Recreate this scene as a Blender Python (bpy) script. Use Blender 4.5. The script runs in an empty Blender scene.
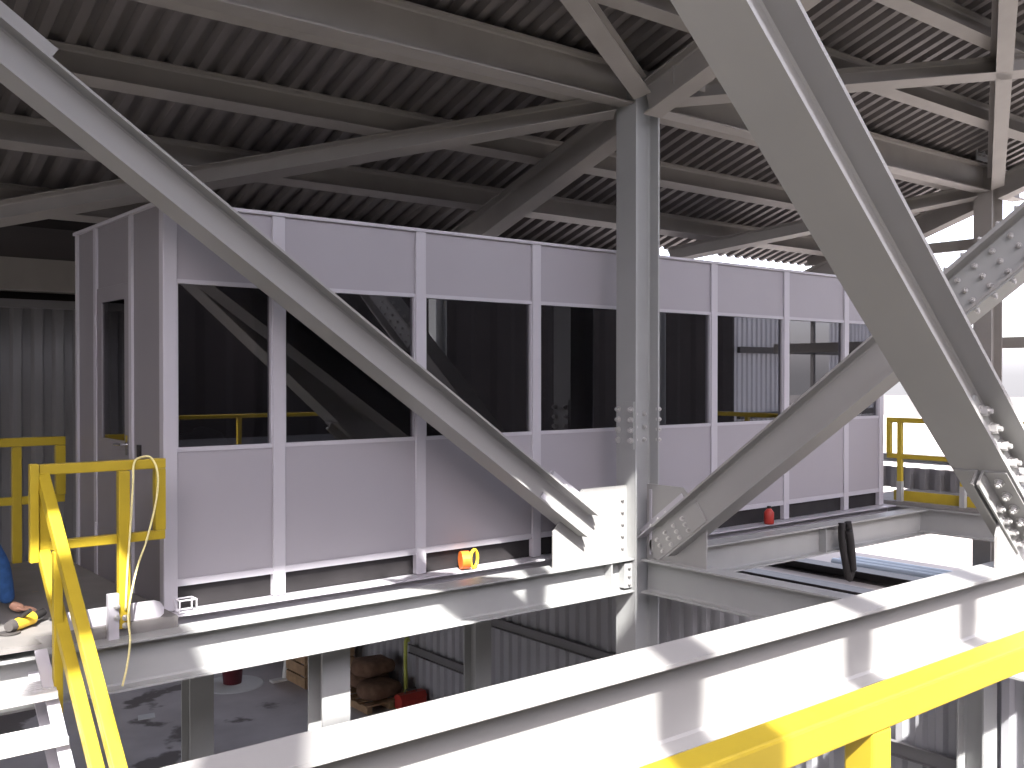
import bpy, bmesh, math, random
from mathutils import Vector, Matrix
random.seed(7)
V = Vector
scn = bpy.context.scene
COL = scn.collection
ORG = {}

# ------------------------------------------------------------------ materials
def mat(name, col, rough=0.5, metal=0.0, var=0.08, scale=6.0, bump=0.0, spec=0.4, dirt=None):
    m = bpy.data.materials.new(name); m.use_nodes = True
    nt = m.node_tree; b = nt.nodes['Principled BSDF']
    b.inputs['Roughness'].default_value = rough
    b.inputs['Metallic'].default_value = metal
    b.inputs['Specular IOR Level'].default_value = spec
    tc = nt.nodes.new('ShaderNodeTexCoord')
    n = nt.nodes.new('ShaderNodeTexNoise'); n.inputs['Scale'].default_value = scale
    n.inputs['Detail'].default_value = 6
    nt.links.new(tc.outputs['Object'], n.inputs['Vector'])
    r = nt.nodes.new('ShaderNodeValToRGB')
    c = V(col); lo = c * (1 - var); hi = c * (1 + var)
    r.color_ramp.elements[0].position = 0.3; r.color_ramp.elements[1].position = 0.7
    r.color_ramp.elements[0].color = (*lo, 1); r.color_ramp.elements[1].color = (*hi, 1)
    nt.links.new(n.outputs['Fac'], r.inputs['Fac'])
    out = r.outputs['Color']
    if dirt:                                            # rust / stain spots of their own shape
        n2 = nt.nodes.new('ShaderNodeTexNoise'); n2.inputs['Scale'].default_value = dirt[1]
        n2.inputs['Detail'].default_value = 8
        nt.links.new(tc.outputs['Object'], n2.inputs['Vector'])
        r2 = nt.nodes.new('ShaderNodeValToRGB')
        r2.color_ramp.elements[0].position = dirt[2]; r2.color_ramp.elements[1].position = dirt[2] + 0.03
        nt.links.new(n2.outputs['Fac'], r2.inputs['Fac'])
        mx = nt.nodes.new('ShaderNodeMixRGB'); mx.inputs['Color2'].default_value = (*dirt[0], 1)
        nt.links.new(r2.outputs['Color'], mx.inputs['Fac']); nt.links.new(out, mx.inputs['Color1'])
        out = mx.outputs['Color']
    nt.links.new(out, b.inputs['Base Color'])
    if bump:
        bp = nt.nodes.new('ShaderNodeBump'); bp.inputs['Strength'].default_value = bump
        bp.inputs['Distance'].default_value = 0.01
        nt.links.new(n.outputs['Fac'], bp.inputs['Height']); nt.links.new(bp.outputs['Normal'], b.inputs['Normal'])
    return m

M = {}
M['steel']   = mat('grey_steel_paint', (0.345, 0.35, 0.345), 0.45, var=0.04, scale=3, dirt=((0.28, 0.13, 0.05), 9.0, 0.77))
M['steel2']  = mat('grey_steel_brace_paint', (0.33, 0.325, 0.315), 0.38, var=0.03, scale=2)
M['roofst']  = mat('grey_purlin_paint', (0.31, 0.29, 0.268), 0.55, var=0.06, scale=3)
M['deck']    = mat('roof_deck_sheet', (0.175, 0.16, 0.155), 0.5, metal=0.2, var=0.08, scale=2)
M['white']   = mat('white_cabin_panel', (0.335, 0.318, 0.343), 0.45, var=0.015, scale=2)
M['trim']    = mat('white_cabin_trim', (0.46, 0.445, 0.48), 0.35, var=0.015, scale=2)
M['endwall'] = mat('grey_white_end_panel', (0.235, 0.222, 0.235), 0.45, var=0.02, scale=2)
M['black']   = mat('black_base_panel', (0.018, 0.016, 0.017), 0.6, var=0.2)
M['yellow']  = mat('yellow_safety_paint', (0.44, 0.325, 0.026), 0.38, var=0.05, scale=8, dirt=((0.25, 0.2, 0.06), 25.0, 0.78))
M['siding']  = mat('grey_siding_sheet', (0.21, 0.205, 0.21), 0.45, metal=0.15, var=0.04, scale=1.5)
M['siding_light'] = mat('pale_siding_sheet', (0.36, 0.36, 0.38), 0.5, var=0.04, scale=1.5)
M['darkwall'] = mat('dark_brown_cladding', (0.02, 0.015, 0.014), 0.7, var=0.25, scale=0.6)
M['darksteel'] = mat('dark_steel', (0.075, 0.068, 0.065), 0.5, var=0.15)
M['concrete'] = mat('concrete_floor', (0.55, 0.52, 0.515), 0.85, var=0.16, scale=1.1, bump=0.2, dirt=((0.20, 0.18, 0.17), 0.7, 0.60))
M['yard']    = mat('pale_yard_ground', (0.14, 0.125, 0.115), 0.9, var=0.1, scale=0.3)
M['pale']    = mat('pale_concrete_yard', (0.5, 0.455, 0.42), 0.9, var=0.08, scale=0.3)
M['plate']   = mat('grey_deck_plate', (0.2, 0.19, 0.182), 0.7, var=0.1, scale=5, dirt=((0.30, 0.2, 0.13), 6.0, 0.68))
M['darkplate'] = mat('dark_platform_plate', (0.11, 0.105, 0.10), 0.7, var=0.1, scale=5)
M['galv']    = mat('galvanised_grating', (0.66, 0.65, 0.66), 0.4, metal=0.3, var=0.06, scale=12)
M['bolt']    = mat('zinc_bolt', (0.55, 0.54, 0.53), 0.35, metal=0.5, var=0.05)
M['chrome']  = mat('chrome_metal', (0.75, 0.76, 0.78), 0.15, metal=1.0, var=0.02)
M['rope']    = mat('pale_yellow_rope', (0.80, 0.72, 0.35), 0.8, var=0.1, scale=80)
M['orange']  = mat('orange_plastic', (0.85, 0.20, 0.03), 0.4, var=0.05)
M['tapeyellow'] = mat('yellow_plastic', (0.85, 0.55, 0.04), 0.4, var=0.05)
M['red']     = mat('red_paint', (0.42, 0.04, 0.03), 0.45, var=0.08)
M['maroon']  = mat('dark_red_plastic', (0.16, 0.03, 0.04), 0.5, var=0.1)
M['denim']   = mat('blue_work_cloth', (0.02, 0.07, 0.20), 0.9, var=0.2, scale=30)
M['skin']    = mat('skin', (0.62, 0.35, 0.24), 0.55, var=0.06, scale=30)
M['hair']    = mat('dark_hair', (0.04, 0.03, 0.025), 0.7, var=0.2, scale=40)
M['boot']    = mat('brown_boot_leather', (0.10, 0.06, 0.04), 0.6, var=0.15)
M['paper']   = mat('white_paper', (0.75, 0.76, 0.74), 0.8, var=0.03)
M['wood']    = mat('rough_timber', (0.36, 0.24, 0.14), 0.8, var=0.2, scale=9)
M['brown']   = mat('brown_sacking', (0.17, 0.10, 0.065), 0.9, var=0.25, scale=9)
M['hose']    = mat('yellow_green_hose', (0.52, 0.56, 0.12), 0.5, var=0.08)
M['palebag'] = mat('pale_blue_plastic_bag', (0.38, 0.50, 0.58), 0.5, var=0.12, scale=14, bump=0.6)
M['cup']     = mat('pale_blue_cup', (0.35, 0.46, 0.55), 0.4, var=0.03)
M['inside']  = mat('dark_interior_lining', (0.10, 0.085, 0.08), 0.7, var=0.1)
M['desk']    = mat('brown_desk_top', (0.20, 0.13, 0.09), 0.5, var=0.12)
M['screen']  = mat('black_screen', (0.01, 0.01, 0.012), 0.2, var=0.05)
M['beige']   = mat('beige_equipment', (0.40, 0.36, 0.31), 0.5, var=0.05)
M['rubber']  = mat('black_rubber', (0.02, 0.018, 0.018), 0.7, var=0.2)
M['paleblue'] = mat('pale_blue_pipe', (0.55, 0.63, 0.70), 0.4, var=0.05)

def glass_mat():
    m = bpy.data.materials.new('tinted_window_glass'); m.use_nodes = True
    nt = m.node_tree; nt.nodes.clear()
    o = nt.nodes.new('ShaderNodeOutputMaterial')
    t = nt.nodes.new('ShaderNodeBsdfTransparent'); t.inputs['Color'].default_value = (0.42, 0.38, 0.38, 1)
    g = nt.nodes.new('ShaderNodeBsdfGlossy'); g.inputs['Roughness'].default_value = 0.01
    g.inputs['Color'].default_value = (0.9, 0.9, 0.95, 1)
    f = nt.nodes.new('ShaderNodeFresnel'); f.inputs['IOR'].default_value = 2.4
    mx = nt.nodes.new('ShaderNodeMixShader')
    nt.links.new(f.outputs[0], mx.inputs[0]); nt.links.new(t.outputs[0], mx.inputs[1]); nt.links.new(g.outputs[0], mx.inputs[2])
    nt.links.new(mx.outputs[0], o.inputs['Surface'])
    return m
M['glass'] = glass_mat()
def sheet_mat():
    m = bpy.data.materials.new('translucent_sheet'); m.use_nodes = True
    nt = m.node_tree; nt.nodes.clear()
    o = nt.nodes.new('ShaderNodeOutputMaterial'); d = nt.nodes.new('ShaderNodeBsdfDiffuse'); t = nt.nodes.new('ShaderNodeBsdfTranslucent')
    n = nt.nodes.new('ShaderNodeTexNoise'); n.inputs['Scale'].default_value = 2.0
    r = nt.nodes.new('ShaderNodeValToRGB'); r.color_ramp.elements[0].color = (0.55, 0.55, 0.57, 1); r.color_ramp.elements[1].color = (0.68, 0.68, 0.70, 1)
    nt.links.new(n.outputs['Fac'], r.inputs['Fac']); nt.links.new(r.outputs['Color'], d.inputs['Color']); nt.links.new(r.outputs['Color'], t.inputs['Color'])
    mx = nt.nodes.new('ShaderNodeMixShader'); mx.inputs[0].default_value = 0.4
    nt.links.new(d.outputs[0], mx.inputs[1]); nt.links.new(t.outputs[0], mx.inputs[2]); nt.links.new(mx.outputs[0], o.inputs['Surface'])
    return m
M['sheet'] = sheet_mat()

# ------------------------------------------------------------------ mesh builder
class MB:
    def __init__(self): self.bm = bmesh.new()
    def poly(self, pts, ext):
        """closed prism: polygon pts swept by vector ext"""
        bm = self.bm; e = V(ext)
        a = [bm.verts.new(V(p)) for p in pts]; b = [bm.verts.new(V(p) + e) for p in pts]
        n = len(pts)
        bm.faces.new(a); bm.faces.new(list(reversed(b)))
        for i in range(n):
            bm.faces.new((a[(i + 1) % n], a[i], b[i], b[(i + 1) % n]))
        return self
    def box(self, lo, hi):
        x0, y0, z0 = lo; x1, y1, z1 = hi
        return self.poly([(x0, y0, z0), (x1, y0, z0), (x1, y1, z0), (x0, y1, z0)], (0, 0, z1 - z0))
    def obox(self, p0, p1, w, h, up=(0, 0, 1)):
        """rectangular bar from p0 to p1; w across, h along up"""
        p0, p1 = V(p0), V(p1); a = (p1 - p0).normalized(); u = V(up); u = (u - a * u.dot(a)).normalized(); s = a.cross(u)
        return self.poly([p0 + s * w / 2 + u * h / 2, p0 - s * w / 2 + u * h / 2, p0 - s * w / 2 - u * h / 2, p0 + s * w / 2 - u * h / 2], p1 - p0)
    def ibeam(self, p0, p1, d, b, tf=0.016, tw=0.011, up=(0, 0, 1)):
        p0, p1 = V(p0), V(p1); a = (p1 - p0).normalized(); u = V(up); u = (u - a * u.dot(a)).normalized(); s = a.cross(u)
        h = d / 2; k = 0.012
        prof = [(-b/2, h), (b/2, h), (b/2, h - tf), (tw/2 + k, h - tf), (tw/2, h - tf - k), (tw/2, -h + tf + k), (tw/2 + k, -h + tf), (b/2, -h + tf), (b/2, -h),
                (-b/2, -h), (-b/2, -h + tf), (-tw/2 - k, -h + tf), (-tw/2, -h + tf + k), (-tw/2, h - tf - k), (-tw/2 - k, h - tf), (-b/2, h - tf)]
        return self.poly([p0 + s * x + u * y for x, y in prof], p1 - p0)
    def channel(self, p0, p1, d, b, t=0.01, up=(0, 0, 1), side=1):
        p0, p1 = V(p0), V(p1); a = (p1 - p0).normalized(); u = V(up); u = (u - a * u.dot(a)).normalized(); s = a.cross(u) * side
        h = d / 2
        prof = [(0, h), (b, h), (b, h - t), (t, h - t), (t, -h + t), (b, -h + t), (b, -h), (0, -h)]
        return self.poly([p0 + s * x + u * y for x, y in prof], p1 - p0)
    def angle(self, p0, p1, l1, l2, t, d1, d2):
        """L section: legs along d1 and d2"""
        p0, p1 = V(p0), V(p1); a, b = V(d1), V(d2)
        prof = [(0, 0), (l1, 0), (l1, t), (t, t), (t, l2), (0, l2)]
        return self.poly([p0 + a * x + b * y for x, y in prof], p1 - p0)
    def cyl(self, p0, p1, r, r2=None, n=16):
        p0, p1 = V(p0), V(p1); r2 = r if r2 is None else r2
        a = (p1 - p0).normalized(); u = V((0, 0, 1)) if abs(a.z) < 0.9 else V((1, 0, 0)); u = (u - a * u.dot(a)).normalized(); s = a.cross(u)
        A = [self.bm.verts.new(p0 + (s * math.cos(2*math.pi*i/n) + u * math.sin(2*math.pi*i/n)) * r) for i in range(n)]
        B = [self.bm.verts.new(p1 + (s * math.cos(2*math.pi*i/n) + u * math.sin(2*math.pi*i/n)) * r2) for i in range(n)]
        self.bm.faces.new(A); self.bm.faces.new(list(reversed(B)))
        for i in range(n): self.bm.faces.new((A[(i+1) % n], A[i], B[i], B[(i+1) % n]))
        return self
    def lathe(self, c, prof, n=24):
        c = V(c); rings = []
        for r, z in prof:
            rings.append([self.bm.verts.new(c + V((r*math.cos(2*math.pi*i/n), r*math.sin(2*math.pi*i/n), z))) for i in range(n)])
        for a, b in zip(rings, rings[1:]):
            for i in range(n): self.bm.faces.new((a[i], a[(i+1) % n], b[(i+1) % n], b[i]))
        self.bm.faces.new(list(reversed(rings[0]))); self.bm.faces.new(rings[-1])
        return self
    def tube(self, pts, r, n=8, closed=False):
        pts = [V(p) for p in pts]; rings = []; N = len(pts); prev = None
        for i, p in enumerate(pts):
            if closed: t = (pts[(i+1) % N] - pts[i-1]).normalized()
            else: t = (pts[min(i+1, N-1)] - pts[max(i-1, 0)]).normalized()
            if prev is None:
                u = V((0, 0, 1)) if abs(t.z) < 0.9 else V((1, 0, 0))
            else: u = prev
            u = (u - t * u.dot(t)).normalized(); prev = u; s = t.cross(u)
            rings.append([self.bm.verts.new(p + (s*math.cos(2*math.pi*k/n) + u*math.sin(2*math.pi*k/n)) * r) for k in range(n)])
        pairs = list(zip(rings, rings[1:])) + ([(rings[-1], rings[0])] if closed else [])
        for a, b in pairs:
            for k in range(n): self.bm.faces.new((a[k], a[(k+1) % n], b[(k+1) % n], b[k]))
        if not closed:
            self.bm.faces.new(list(reversed(rings[0]))); self.bm.faces.new(rings[-1])
        return self
    def corrugated(self, p0, along, length, ext, depthdir, period=0.2, depth=0.05, thick=0.012, top=0.35):
        """closed trapezoidal sheet: profile along 'along', swept by ext"""
        p0 = V(p0); a = V(along).normalized(); d = V(depthdir).normalized()
        n = max(1, int(round(length / period))); P = length / n; k = 0.14 * P; ft = top * P
        pr = []
        for i in range(n):
            x = i * P
            pr += [(x, 0), (x + (P - ft - 2*k), 0), (x + P - ft - k, depth), (x + P - k, depth)]
        pr.append((length, 0))
        A0 = [self.bm.verts.new(p0 + a*x + d*y) for x, y in pr]
        B0 = [self.bm.verts.new(v.co + V(ext)) for v in A0]
        A1 = [self.bm.verts.new(p0 + a*x + d*(y + thick)) for x, y in pr]
        B1 = [self.bm.verts.new(v.co + V(ext)) for v in A1]
        f = self.bm.faces.new
        for i in range(len(pr) - 1):
            f((A0[i], A0[i+1], B0[i+1], B0[i])); f((A1[i+1], A1[i], B1[i], B1[i+1]))
            f((A0[i+1], A0[i], A1[i], A1[i+1])); f((B0[i], B0[i+1], B1[i+1], B1[i]))
        f((A0[0], B0[0], B1[0], A1[0])); f((A0[-1], A1[-1], B1[-1], B0[-1]))
        return self
    def build(self, name, m, parent=None, origin=None, bevel=0, smooth=False):
        bm = self.bm
        bmesh.ops.recalc_face_normals(bm, faces=bm.faces)
        if parent is not None: org = ORG[parent]
        elif origin is not None: org = V(origin)
        else:
            xs = [v.co for v in bm.verts]
            lo = V([min(c[i] for c in xs) for i in range(3)]); hi = V([max(c[i] for c in xs) for i in range(3)])
            org = V(((lo.x + hi.x)/2, (lo.y + hi.y)/2, lo.z))
        bmesh.ops.translate(bm, verts=bm.verts, vec=-org)
        me = bpy.data.meshes.new(name); bm.to_mesh(me); bm.free()
        me.materials.append(m)
        if smooth:
            for p in me.polygons: p.use_smooth = True
        o = bpy.data.objects.new(name, me); COL.objects.link(o); ORG[o] = org
        if parent is not None: o.parent = parent
        else: o.location = org
        if parent is not None: o.location = (0, 0, 0)
        if bevel:
            bv = o.modifiers.new('edge', 'BEVEL'); bv.width = bevel; bv.segments = 2; bv.limit_method = 'ANGLE'
        return o

def tag(o, label, cat, group=None):
    o['label'] = label; o['category'] = cat
    if group: o['group'] = group
    return o
def thing(name, label, cat, loc, group=None):
    o = bpy.data.objects.new(name, None); COL.objects.link(o); o.location = loc; o.empty_display_size = 0.2
    ORG[o] = V(loc); return tag(o, label, cat, group)
def struct(o):
    o['kind'] = 'structure'; return o

_bolt = {}
def bolt(parent, p, n, r=0.02, h=0.022):
    """hex bolt head with shank end, axis n"""
    p, n = V(p), V(n).normalized()
    key = (round(r, 4), round(h, 4))
    if key not in _bolt:
        mb = MB(); mb.cyl((0, 0, 0), (0, 0, h*0.25), r*1.25, n=12); mb.cyl((0, 0, h*0.25), (0, 0, h), r, n=6); mb.cyl((0, 0, h), (0, 0, h*1.45), r*0.5, n=8)
        bmesh.ops.recalc_face_normals(mb.bm, faces=mb.bm.faces)
        me = bpy.data.meshes.new('bolt'); mb.bm.to_mesh(me); mb.bm.free(); me.materials.append(M['bolt']); _bolt[key] = me
    o = bpy.data.objects.new('bolt', _bolt[key]); COL.objects.link(o); o.parent = parent
    o.location = p - ORG[parent]; o.rotation_euler = n.to_track_quat('Z', 'Y').to_euler()
    return o

# ------------------------------------------------------------------ layout numbers (metres; z=0 is the landing level)
YC = -0.42                      # column / main beam line
XC, XR, XL = 4.30, 11.17, -2.57 # columns along it
ZF = -3.6                       # lower floor
SL = 0.34                       # roof fall per metre away from the camera side
def zd(y): return 4.5 - SL * (y - YC)     # underside of roof deck
YN = -4.0045                     # near beam line
CW = 9.22                       # cabin length
CH = 2.79                       # cabin top
CD = 2.04                       # cabin depth

# ================================================================== SETTING
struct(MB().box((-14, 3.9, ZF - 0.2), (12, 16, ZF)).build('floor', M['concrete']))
struct(MB().box((-14, -6.2, ZF - 0.2), (12, 3.9, ZF)).build('floor_front', M['darkplate']))  # dark strip laid out of view to cut bounce light from the sunlit floor
struct(MB().box((-160, -160, ZF - 0.5), (260, 220, ZF - 0.21)).build('ground', M['yard']))

struct(MB().box((12.01, -160, ZF - 0.2), (120, 120, ZF - 0.02)).build('ground_yard', M['pale']))
# roof deck (ceiling): trapezoidal sheets, ribs running down the slope
YE0, YE1 = -5.2, 3.25
mb = MB(); mb.corrugated((-10, YE0, zd(YE0)), (1, 0, 0), 17.6, (0, YE1 - YE0, -SL*(YE1 - YE0)), (0, SL, 1), period=0.2, depth=0.065, thick=0.012)
mb.corrugated((7.6, YE0, zd(YE0)), (1, 0, 0), 4.6, (0, 2.8 - YE0, -SL*(2.8 - YE0)), (0, SL, 1), period=0.2, depth=0.065, thick=0.012)
struct(mb.build('ceiling', M['deck']))
# unseen fascia added along the front roof edge to straighten its shadow line
struct(MB().box((-10, YE0 - 0.03, zd(YE0) - 0.02), (12.2, YE0 - 0.005, zd(YE0) + 0.10)).build('trim_roof_edge', M['deck']))
# low dark roof slab added behind to keep sun off the back wall
struct(MB().box((-12, 3.25, 3.0), (7.5, 16, 3.16)).build('ceiling_rear', M['darkwall']))
# back wall seen left of the cabin
mb = MB(); mb.corrugated((-12, 6.25, -0.6), (1, 0, 0), 19.5, (0, 0, 3.06), (0, -1, 0), period=0.24, depth=0.05)
struct(mb.build('wall_back', M['siding']))
struct(MB().box((-12, 6.34, 2.3), (7.5, 6.5, 3.0)).build('wall_back_upper', M['darkwall']))
struct(MB().box((-12, 6.12, 2.42), (7.5, 6.32, 2.52)).build('trim_1', M['siding']))
mb = MB(); mb.corrugated((-12, 13.0, ZF), (1, 0, 0), 18.4, (0, 0, 6.6), (0, -1, 0), period=0.24, depth=0.05)
struct(mb.build('wall_rear', M['siding']))
struct(MB().box((-12, 5.95, 2.62), (7.5, 6.32, 3.0)).build('trim_3', M['roofst']))
mb = MB(); mb.corrugated((-10.1, -18, 0.2), (0, 1, 0), 31, (0, 0, 5.5), (-1, 0, 0), period=0.24, depth=0.05)
struct(mb.build('wall_left', M['darkwall']))
# lower level siding wall on the right, runs away from the camera
XW = 6.4
mb = MB(); mb.corrugated((XW, -6.2, ZF), (0, 1, 0), 19.1, (0, 0, 2.72), (-1, 0, 0), period=0.2, depth=0.045)
struct(mb.build('wall_right', M['siding_light']))
# platform that the photographer stands on
struct(MB().box((-10, -17.5, -0.08), (12, -5.93, 0.0)).build('floor_platform', M['darkplate']))

# ================================================================== CENTRAL COLUMN
cd_, cb_ = 0.318, 0.25
t = thing('steel_column', 'tall grey steel column in mid picture carrying both bolted diagonal braces at its foot', 'column', (XC, YC, ZF))
MB().ibeam((XC, YC, ZF), (XC, YC, 4.46), cd_, cb_, 0.02, 0.014, up=(1, 0, 0)).build('shaft', M['steel'], t)
xl_ = XC - cd_/2
sp = MB().box((xl_ - 0.014, YC - 0.11, 0.92), (xl_, YC + 0.11, 1.36)).build('splice_plate', M['steel'], t)
sp2 = MB().box((XC - 0.12, YC - 0.02, 0.92), (XC + 0.12, YC - 0.007, 1.36)).build('splice_plate', M['steel'], t)
sp3 = MB().box((XC + cd_/2, YC - 0.11, 0.92), (XC + cd_/2 + 0.014, YC + 0.11, 1.36)).build('splice_plate', M['steel'], t)
for k in range(4):
    z = 1.0 + k * 0.095
    for y in (-0.08, 0.08):
        bolt(sp, (xl_ - 0.014, YC + y, z), (-1, 0, 0), 0.023, 0.03)
    bolt(sp3, (XC + cd_/2, YC - 0.1, z), (0, -1, 0), 0.02, 0.03)
for k in range(3):
    z = 1.0 + k * 0.12
    for x in (-0.06, 0.06): bolt(sp2, (XC + x, YC - 0.02, z), (0, -1, 0), 0.018, 0.022)
# gussets at the foot
gl = MB().poly([(3.24, YC - 0.008, -0.075), (3.24, YC - 0.008, 0.24), (3.585, YC - 0.008, 0.585), (xl_, YC - 0.008, 0.585), (xl_, YC - 0.008, -0.075)], (0, 0.016, 0)).build('gusset_plate', M['steel2'], t)
gr = MB().poly([(XC - 0.008, YC - 0.125, -0.09), (XC - 0.008, YC - 0.125, 0.60), (XC - 0.008, -0.98, 0.60), (XC - 0.008, -1.25, 0.36), (XC - 0.008, -1.25, -0.09)], (0.016, 0, 0)).build('gusset_plate', M['steel2'], t)
MB().box((XC - 0.02, YC - 0.19, -0.05), (XC + 0.004, YC - 0.165, 0.55)).build('shear_tab', M['trim'], gr)
for k in range(5): bolt(gl, (xl_ - 0.06, YC - 0.008, 0.02 + k*0.11), (0, -1, 0), 0.018, 0.022)
# cap bracket at roof level
MB().box((XC - 0.02, YC - 0.45, 4.22), (XC + 0.42, YC - 0.44, 4.46)).build('cap_plate', M['roofst'], t)

# ================================================================== MAIN FLOOR BEAMS
ZB = -0.077
def beam(name, label, p0, p1, d, b, m='steel', tf=0.016, tw=0.011, up=(0, 0, 1), cat='beam', group=None):
    o = MB().ibeam(p0, p1, d, b, tf, tw, up).build(name, M[m]); return tag(o, label, cat, group)

t = thing('floor_beam', 'grey steel floor beam in front of the cabin, left of the central column, half in sun', 'beam', (0.8, YC, ZB - 0.31))
MB().ibeam((XL - 0.6, YC, ZB - 0.155), (xl_ - 0.002, YC, ZB - 0.155), 0.31, 0.225, 0.016, 0.011).build('beam_section', M['steel'], t)
MB().box((3.86, YC - 0.10, ZB - 0.294), (3.872, YC - 0.007, ZB - 0.016)).build('stiffener_plate', M['steel'], t)
e = MB().box((xl_ - 0.10, YC - 0.085, ZB - 0.27), (xl_ - 0.002, YC - 0.006, ZB - 0.04)).build('clip_angle', M['steel'], t)
for k in range(3): bolt(e, (xl_ - 0.05, YC - 0.085, ZB - 0.08 - k*0.075), (0, -1, 0), 0.016, 0.02)
t = thing('floor_beam', 'shaded grey floor beam running right from the column foot below the cabin', 'beam', (7.6, YC, ZB - 0.31))
MB().ibeam((XC + cd_/2 + 0.002, YC, ZB - 0.155), (XR - 0.17, YC, ZB - 0.155), 0.31, 0.225, 0.016, 0.011).build('beam_section', M['steel'], t)
MB().box((7.2, YC - 0.10, ZB - 0.294), (7.212, YC - 0.007, ZB - 0.016)).build('stiffener_plate', M['steel'], t)
beam('floor_beam', 'grey cross beam with sunlit top running from column foot towards the near beam', (XC, YC - 0.135, -0.245), (XC, YN + 0.02, -0.245), 0.31, 0.19)
beam('cabin_support_beam', 'white topped steel beam directly under the long cabin front', (-0.05, -0.02, -0.20), (CW + 0.1, -0.02, -0.20), 0.29, 0.24, 'trim', 0.014, 0.01)
beam('cabin_support_beam', 'steel beam under the rear edge of the cabin, seen from below', (-0.05, CD - 0.1, -0.20), (CW + 0.1, CD - 0.1, -0.20), 0.29, 0.2, 'steel', 0.014, 0.01)

# near beam
t = thing('near_beam', 'big sunlit white-grey steel beam crossing the foreground above the yellow handrail', 'beam', (2.5, YN, 0.006))
MB().ibeam((-4.5, YN, 0.204), (9.5, YN, 0.204), 0.394, 0.246, 0.018, 0.011).build('beam_section', M['steel2'], t)
MB().box((4.174, YN - 0.105, 0.025), (4.184, YN - 0.006, 0.383)).build('stiffener_plate', M['steel2'], t)
# gusset on the near beam, foot of the big brace
gn = MB().poly([(3.742, YN - 0.009, 0.402), (3.742, YN - 0.009, 0.601), (3.982, YN - 0.009, 1.091), (4.961, YN - 0.009, 1.091), (4.961, YN - 0.009, 0.402)], (0, 0.018, 0)).build('gusset_plate', M['steel2'], t)

# ================================================================== DIAGONAL BRACES
# left brace: plane y = YC, falls to the column foot
sl1 = 0.6917; u1 = V((1, 0, -sl1)).normalized(); n1 = V((u1.z * -1, 0, u1.x))   # n1 points up-right
def c1(x): return V((x, YC, 3.405 - sl1 * (x + 0.927)))
t = thing('diagonal_brace', 'long grey diagonal brace falling from top left to the foot of the central column', 'brace', tuple(c1(3.57)))
pA, pB = c1(-1.75), c1(3.60)
MB().ibeam(pA, pB, 0.235, 0.28, 0.016, 0.012, up=n1).build('brace_section', M['steel2'], t)
for (off, sgn, lab) in ((0.1175, 1, 'up'), (-0.1015, 1, 'lo')):
    for ys in (-1, 1):
        q0 = c1(3.12) + n1 * off + V((0, ys * 0.012, 0)); q1 = c1(3.62) + n1 * off + V((0, ys * 0.012, 0))
        a = MB().angle(q0, q1, 0.095, 0.085, 0.012, V((0, ys, 0)), n1).build('claw_angle', M['trim'], t)
        if ys < 0:
            for k in range(4): bolt(a, q0 + u1 * (0.16 + k*0.095) + V((0, ys*0.055, 0)) + n1*0.012, n1, 0.019, 0.024)
            if off > 0:
                for k in range(2): bolt(a, q0 + u1 * (0.4 + k*0.09) + V((0, ys*0.012, 0)) + n1*0.05, (0, -1, 0), 0.017, 0.02)
# splice angle near its upper left end
a = MB().angle(c1(-1.75) + n1*0.1175 + V((0, -0.12, 0)), c1(-0.92) + n1*0.1175 + V((0, -0.12, 0)), 0.10, 0.07, 0.012, V((0, 1, 0)), n1).build('claw_angle', M['steel2'], t)
for k in range(3): bolt(a, c1(-1.2 + k*0.1) + n1*0.13 + V((0, -0.06, 0)), n1, 0.018, 0.022)

# right brace: plane x = XC, climbs from the column foot towards the camera side
sl2 = 0.757; u2 = V((0, -1, sl2)).normalized(); n2 = V((0, sl2, 1)).normalized()
def c2(y): return V((XC, y, 0.152 + sl2 * (-0.856 - y)))
t = thing('diagonal_brace', 'grey diagonal brace rising right from the column foot, passing behind the nearest brace', 'brace', tuple(c2(-0.9)))
MB().ibeam(c2(-0.80), c2(-5.9), 0.32, 0.25, 0.018, 0.012, up=n2).build('brace_section', M['steel2'], t)
for ys in (-1, 1):
    a = MB().angle(c2(-0.62) + n2*0.16 + V((ys*0.012, 0, 0)), c2(-1.12) + n2*0.16 + V((ys*0.012, 0, 0)), 0.10, 0.085, 0.012, V((ys, 0, 0)), n2).build('claw_angle', M['trim'], t)
    if ys < 0:
        for k in range(4): bolt(a, c2(-0.66 - k*0.09) + n2*0.172 + V((-0.055, 0, 0)), n2, 0.019, 0.024)
w = MB().poly([c2(-0.62) + n2*0.1 + V((-0.02, 0, 0)), c2(-1.2) + n2*0.1 + V((-0.02, 0, 0)), c2(-1.2) - n2*0.1 + V((-0.02, 0, 0)), c2(-0.62) - n2*0.1 + V((-0.02, 0, 0))], (0.012, 0, 0)).build('web_plate', M['steel2'], t)
for k in range(4):
    for j in (-0.06, 0.0, 0.06): bolt(w, c2(-0.72 - k*0.1) + n2*j + V((-0.02, 0, 0)), (-1, 0, 0), 0.017, 0.02)
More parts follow.
